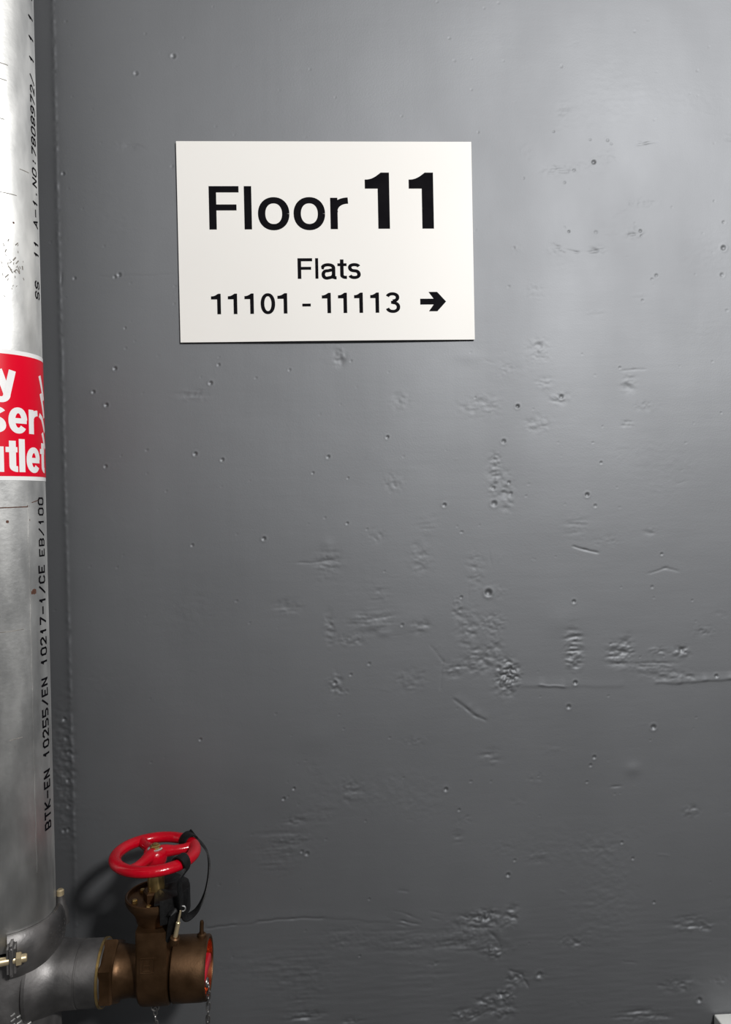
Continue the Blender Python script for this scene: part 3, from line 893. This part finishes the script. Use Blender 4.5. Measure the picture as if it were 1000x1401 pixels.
for a, b in (((-ems, -ems), (ems, -ems)), ((ems, -ems), (ems, ems)), ((ems, ems), (-ems, ems)), ((-ems, ems), (-ems, -ems)),
             ((-.004, -.005), (-.004, .005)), ((.004, -.005), (.004, .005)), ((-.004, 0), (.004, 0)), ((-.005, -.0065), (.005, -.0065))):
    P = [Vector((VX - .004 + a[0] + (b[0] - a[0]) * k / 4, 0, VZ + emc + a[1] + (b[1] - a[1]) * k / 4)) for k in range(5)]
    for q in P:
        q.y = yq(q.z - VZ) - .0001
    mb.tube(P, .0011, 6)
mb.build('cast_mark', M['bronze'], body)
# bonnet, gland and stem
BZ = .884
MB().lathe([(.0205, VZ + .062), (.0250, .852), (.0255, .856), (.0275, .862), (.0315, .868), (.0355, .873), (.0378, .877), (.0384, .880), (.0384, BZ), (.0368, BZ + .0008), (.0355, BZ),
            (.0345, BZ - .005), (.020, BZ - .007), (.0, BZ - .007)], (VX, VY, 0), seg=56).build('bonnet', M['bronze'], valve)
MB().lathe([(.0165, BZ - .0075), (.0165, BZ + .004), (.0145, BZ + .006), (.011, BZ + .006), (0, BZ + .006)], (VX, VY, 0), seg=6).build('gland_nut', M['bronze'], valve, angle=25)
MB().lathe([(.0105, BZ + .005), (.0105, .913), (.0085, .9135), (.0060, .914), (.0060, .945), (0, .945)], (VX, VY, 0), seg=28).build('stem', M['brass'], valve)
for q in range(6):
    a = 2 * PI * q / 6 + .4
    MB().lathe([(0, 0), (.0036, 0), (.0036, .0042), (.0028, .005), (0, .005)], (VX + .0268 * math.cos(a), VY + .0268 * math.sin(a), BZ - .007), seg=6).build('bonnet_bolt', M['brass'], valve, angle=25)
# handwheel
HX, HZ, HR, HT = -.2350, .9345, .0492, .0073
hp = [(HX + HR * math.cos(2 * PI * k / 72), VY + HR * math.sin(2 * PI * k / 72), HZ) for k in range(72)]
v, f = [], []
for k in range(72):
    a = 2 * PI * k / 72
    for q in range(14):
        b = 2 * PI * q / 14
        v.append((HX + (HR + HT * 1.08 * math.cos(b)) * math.cos(a), VY + (HR + HT * 1.08 * math.cos(b)) * math.sin(a), HZ + HT * .92 * math.sin(b)))
for k in range(72):
    for q in range(14):
        k2, q2 = (k + 1) % 72, (q + 1) % 14
        f.append((k * 14 + q, k * 14 + q2, k2 * 14 + q2, k2 * 14 + q))
wheel = mesh_obj('handwheel', v, f, M['red'], valve)
wheel['label'] = 'red enamelled handwheel'
for deg in (124, 24, 244):
    a = math.radians(deg)
    d = Vector((math.cos(a), math.sin(a), 0))
    o = Vector((HX, VY, HZ))
    MB().tube([o + d * r + Vector((0, 0, z)) for r, z in ((.004, .001), (.014, .0006), (.024, -.001), (.036, -.0015), (.048, -.001))], [.0085, .0078, .0064, .0060, .0072], 14).build('spoke', M['red'], wheel)
MB().lathe([(0, HZ - .013), (.0120, HZ - .013), (.0140, HZ - .009), (.0152, HZ - .002), (.0140, HZ + .004), (.0115, HZ + .0062), (0, HZ + .0065)], (HX, VY, 0), seg=36).build('hub', M['red'], wheel)
MB().lathe([(0, HZ + .006), (.0094, HZ + .006), (.0096, HZ + .0072), (.0086, HZ + .008), (0, HZ + .008)], (HX, VY, 0), seg=28).build('washer', M['galv'], wheel)
MB().lathe([(0, HZ + .0078), (.0068, HZ + .0078), (.0068, HZ + .0105), (.0058, HZ + .0116), (.0040, HZ + .0116), (.0038, HZ + .0128), (.003, HZ + .0132), (0, HZ + .0132)], (HX, VY, 0), seg=6).build('wheel_nut', M['brass'], wheel, angle=25)
OX = -.2335
# outlet barrel, hollow at its right end
MB().lathe([(.0290, .0080), (.0290, .0190), (.0370, .0196), (.0384, .0212), (.0384, .0560), (.0378, .0590), (.0378, .0620), (.0366, .0632), (.0345, .0632), (.0335, .0610), (.0335, .0400), (0, .0400)],
           (OX, VY, VZ), ax, seg=72).build('outlet', M['bronze'], valve)
MB().lathe([(.0333, .0460), (.0333, .0610), (.0322, .0625), (.0318, .0460)], (OX, VY, VZ), ax, seg=56).build('outlet_seat', M['copper'], valve)
# release pins
p0, p1 = at(240, 1281, -.160), at(247, 1246, -.166)
dv = p1 - p0
MB().tube([p0 - dv * .08, p0, p0 + dv * .55, p0 + dv * .58, p0 + dv], [.0028, .0028, .0026, .0016, .0012], 12).build('release_pin', M['bolt'], valve)
MB().lathe([(.0, -.006), (.006, -.006), (.006, .002), (.0045, .0035), (0, .0035)], p0 - dv * .1, dv, seg=16).build('pin_boss', M['bronze'], valve)
p2 = Vector((OX + .0540, VY + .004, VZ + .0365))
MB().tube([p2, p2 + Vector((0, 0, .010)), p2 + Vector((.0005, 0, .019)), p2 + Vector((.0005, 0, .0215))], [.0034, .0026, .0026, .0018], 12).build('release_pin', M['bronze'], valve)
MB().lathe([(0, 0), (.0062, 0), (.0058, .004), (.004, .0055), (0, .0055)], p2, seg=16).build('pin_boss', M['bronze'], valve)
# lug for the chain
lug = Vector((VX - .002, VY - .012, VZ - .0405))
MB().tube([lug + Vector((.0045 * math.cos(2 * PI * k / 16), 0, .0045 * math.sin(2 * PI * k / 16))) for k in range(16)], .0014, 8, True).build('chain_eye', M['chain'], valve)

# ------------------------------------------------------------------ red plug in the outlet
plug = empty('blank_plug', (OX + .041, VY, VZ))
tag(plug, 'red blanking plug seated inside the valve outlet', 'plug')
MB().lathe([(0, .0405), (.0310, .0405), (.0312, .0500), (.0295, .0520), (.0220, .0525), (0, .0520)], (OX, VY, VZ), ax, seg=48).build('plug_disc', M['redplug'], plug)
MB().box((OX + .0515, VY - .024, VZ - .006), (OX + .0625, VY + .024, VZ + .006), .003, 3).build('grip_bar', M['redplug'], plug)
eye = Vector((OX + .0635, VY - .020, VZ - .0075))
MB().tube([eye + Vector((.0004 * math.cos(2 * PI * k / 16), .0042 * math.cos(2 * PI * k / 16), .0048 * math.sin(2 * PI * k / 16))) for k in range(16)], .0014, 8, True).build('chain_eye', M['chain'], plug)

# ------------------------------------------------------------------ chain from the valve to the plug
chain = empty('plug_chain', lug)
tag(chain, 'thin steel link chain hanging from the plug and the valve', 'chain')
A, Bp = lug + Vector((0, 0, -.005)), eye + Vector((.002, 0, -.005))
path, K = [], 240
for k in range(K + 1):
    u = k / K
    # a hanging loop that drops steeply at the plug end
    z = (A.z * (1 - u) + Bp.z * u) - .155 * (1 - abs(2 * u - 1) ** 2.6) - .02 * math.sin(PI * u)
    w = u ** 1.0
    x = A.x + (Bp.x - A.x) * (.5 - .5 * math.cos(PI * min(1, w * 1.02))) + .006 * math.sin(2 * PI * u)
    path.append(Vector((x, A.y * (1 - u) + Bp.y * u, z)))
pitch, acc, samples_ = .0074, 0, [(path[0], (path[1] - path[0]).normalized())]
for a, b in zip(path[:-1], path[1:]):
    acc += (b - a).length
    if acc >= pitch:
        acc -= pitch
        samples_.append((b, (b - a).normalized()))
lk = []
for k in range(20):
    a = 2 * PI * k / 20
    lk.append(Vector((.0022 * math.cos(a), 0, .0030 * math.copysign(1, math.sin(a)) * (1 if abs(math.sin(a)) > 1e-6 else 0) + .0022 * math.sin(a))))
link0 = None
for k, (p, t) in enumerate(samples_):
    if link0 is None:
        link0 = MB().tube(lk, .0009, 8, True).build('link', M['chain'], None)
        o = link0
    else:
        o = link0.copy()
        C.objects.link(o)
    up = t
    sd = Vector((0, 1, 0)) if k % 2 == 0 else t.cross(Vector((0, 1, 0)))
    sd = (sd - up * sd.dot(up)).normalized()
    ot = sd.cross(up)
    o.parent = chain
    o.matrix_basis = Matrix(((ot.x, sd.x, up.x, p.x - lug.x), (ot.y, sd.y, up.y, p.y - lug.y), (ot.z, sd.z, up.z, p.z - lug.z), (0, 0, 0, 1)))

# ------------------------------------------------------------------ black strap looped through the wheel
strap = empty('locking_strap', at(252, 1255, -.15))
tag(strap, 'black webbing strap looped over the red handwheel and hanging down', 'strap')


def catmull(pts, n=10):
    P = [Vector(p) for p in pts]
    P = [P[0] * 2 - P[1]] + P + [P[-1] * 2 - P[-2]]
    out = []
    for i in range(1, len(P) - 2):
        for k in range(n):
            t = k / n
            a, b, c, d = P[i - 1], P[i], P[i + 1], P[i + 2]
            out.append(.5 * ((2 * b) + (c - a) * t + (2 * a - 5 * b + 4 * c - d) * t * t + (3 * b - a - 3 * c + d) * t ** 3))
    out.append(P[-2])
    return out


def rim_pt(deg, b, k=1.0):
    a, b = math.radians(deg), math.radians(b)
    r = HR + (HT * 1.08 * k) * math.cos(b)
    return Vector((HX + r * math.cos(a), VY + r * math.sin(a), HZ + HT * k * math.sin(b)))


gA, gF = 42, -38        # where the strap crosses the rim, at the back right and at the front right
pts = [rim_pt(gA, b, 1.30) for b in (250, 210, 170, 130, 90, 50, 15)]
pts += [at(283, 1165, -.090), at(286, 1190, -.098), at(281, 1220, -.112), at(270, 1243, -.128), at(256, 1255, -.146), at(250, 1250, -.152), at(247, 1226, -.160), at(246, 1205, -.163)]
pts += [rim_pt(gF, b, 1.32) for b in (-20, 25, 65, 105, 145, 185, 225)]
pth = catmull(pts, 8)
tb = Vector((-math.sin(math.radians(gA)), math.cos(math.radians(gA)), 0))
tf = Vector((-math.sin(math.radians(gF)), math.cos(math.radians(gF)), 0))
wd, wid = [], []
for k in range(len(pth)):
    u = k / (len(pth) - 1)
    wd.append(tb * (1 - u) + tf * u)
    wid.append(.0165 if u < .28 else .0165 - .005 * min(1, (u - .28) / .15) if u < .6 else .0115 + .002 * min(1, (u - .6) / .2))
MB().ribbon(pth, wd, wid, .0022).build('loop', M['strap'], strap)
# the end of the strap wound round the bonnet
mb = MB()
wpath = []
for k in range(40):
    a = math.radians(-72 + 190 * k / 39)
    wpath.append(Vector((VX + .0408 * math.cos(a), VY + .0408 * math.sin(a), .874 - .004 * math.sin(a - .4))))
mb.ribbon(wpath, [Vector((0, 0, 1))] * 40, .030, .0028)
mb.build('wrap', M['strap'], strap)
fold = [Vector((VX + .026 * math.cos(math.radians(q)), VY + .026 * math.sin(math.radians(q)), .8905 + .0015 * math.sin(q * .1))) for q in range(-82, 105, 6)]
MB().ribbon(fold, [Vector((math.cos(math.radians(q)), math.sin(math.radians(q)), 0)) for q in range(-82, 105, 6)], .030, .003).build('fold', M['strap'], strap)
tail = catmull([wpath[3] + Vector((.002, -.001, 0)), at(238, 1250, -.156), at(236, 1268, -.154), at(233, 1288, -.150)], 8)
MB().ribbon(tail, [Vector((1, .5, 0))] * len(tail), .013, .0024).build('tail', M['strap'], strap)
MB().tube([at(250, 1243, -.156) + Vector((.0032 * math.cos(2 * PI * k / 16), 0, .0032 * math.sin(2 * PI * k / 16))) for k in range(16)], .0009, 8, True).build('rivet_ring', M['galv'], strap)

# ------------------------------------------------------------------ white box low on the wall at the right
c0 = at(976, 1387)
bx, bz = c0.x, c0.z
boxr = empty('surface_box', (bx + .07, 0, bz - .09))
tag(boxr, 'white plastic surface box low on the wall at bottom right corner', 'electrical box')
MB().box((bx, -.045, bz - .09), (bx + .15, .0, bz), .0025, 3).build('back_box', M['plastic'], boxr)
MB().box((bx - .0005, -.056, bz - .0905), (bx + .1505, -.0458, bz + .0005), .003, 3).build('face_plate', M['plastic'], boxr)
for k in (.03, .12):
    MB().lathe([(0, 0), (.0035, 0), (.0035, .0012), (.0025, .002), (0, .002)], (bx + k, -.0558, bz - .045), (0, -1, 0), seg=16).build('screw', M['galv'], boxr)
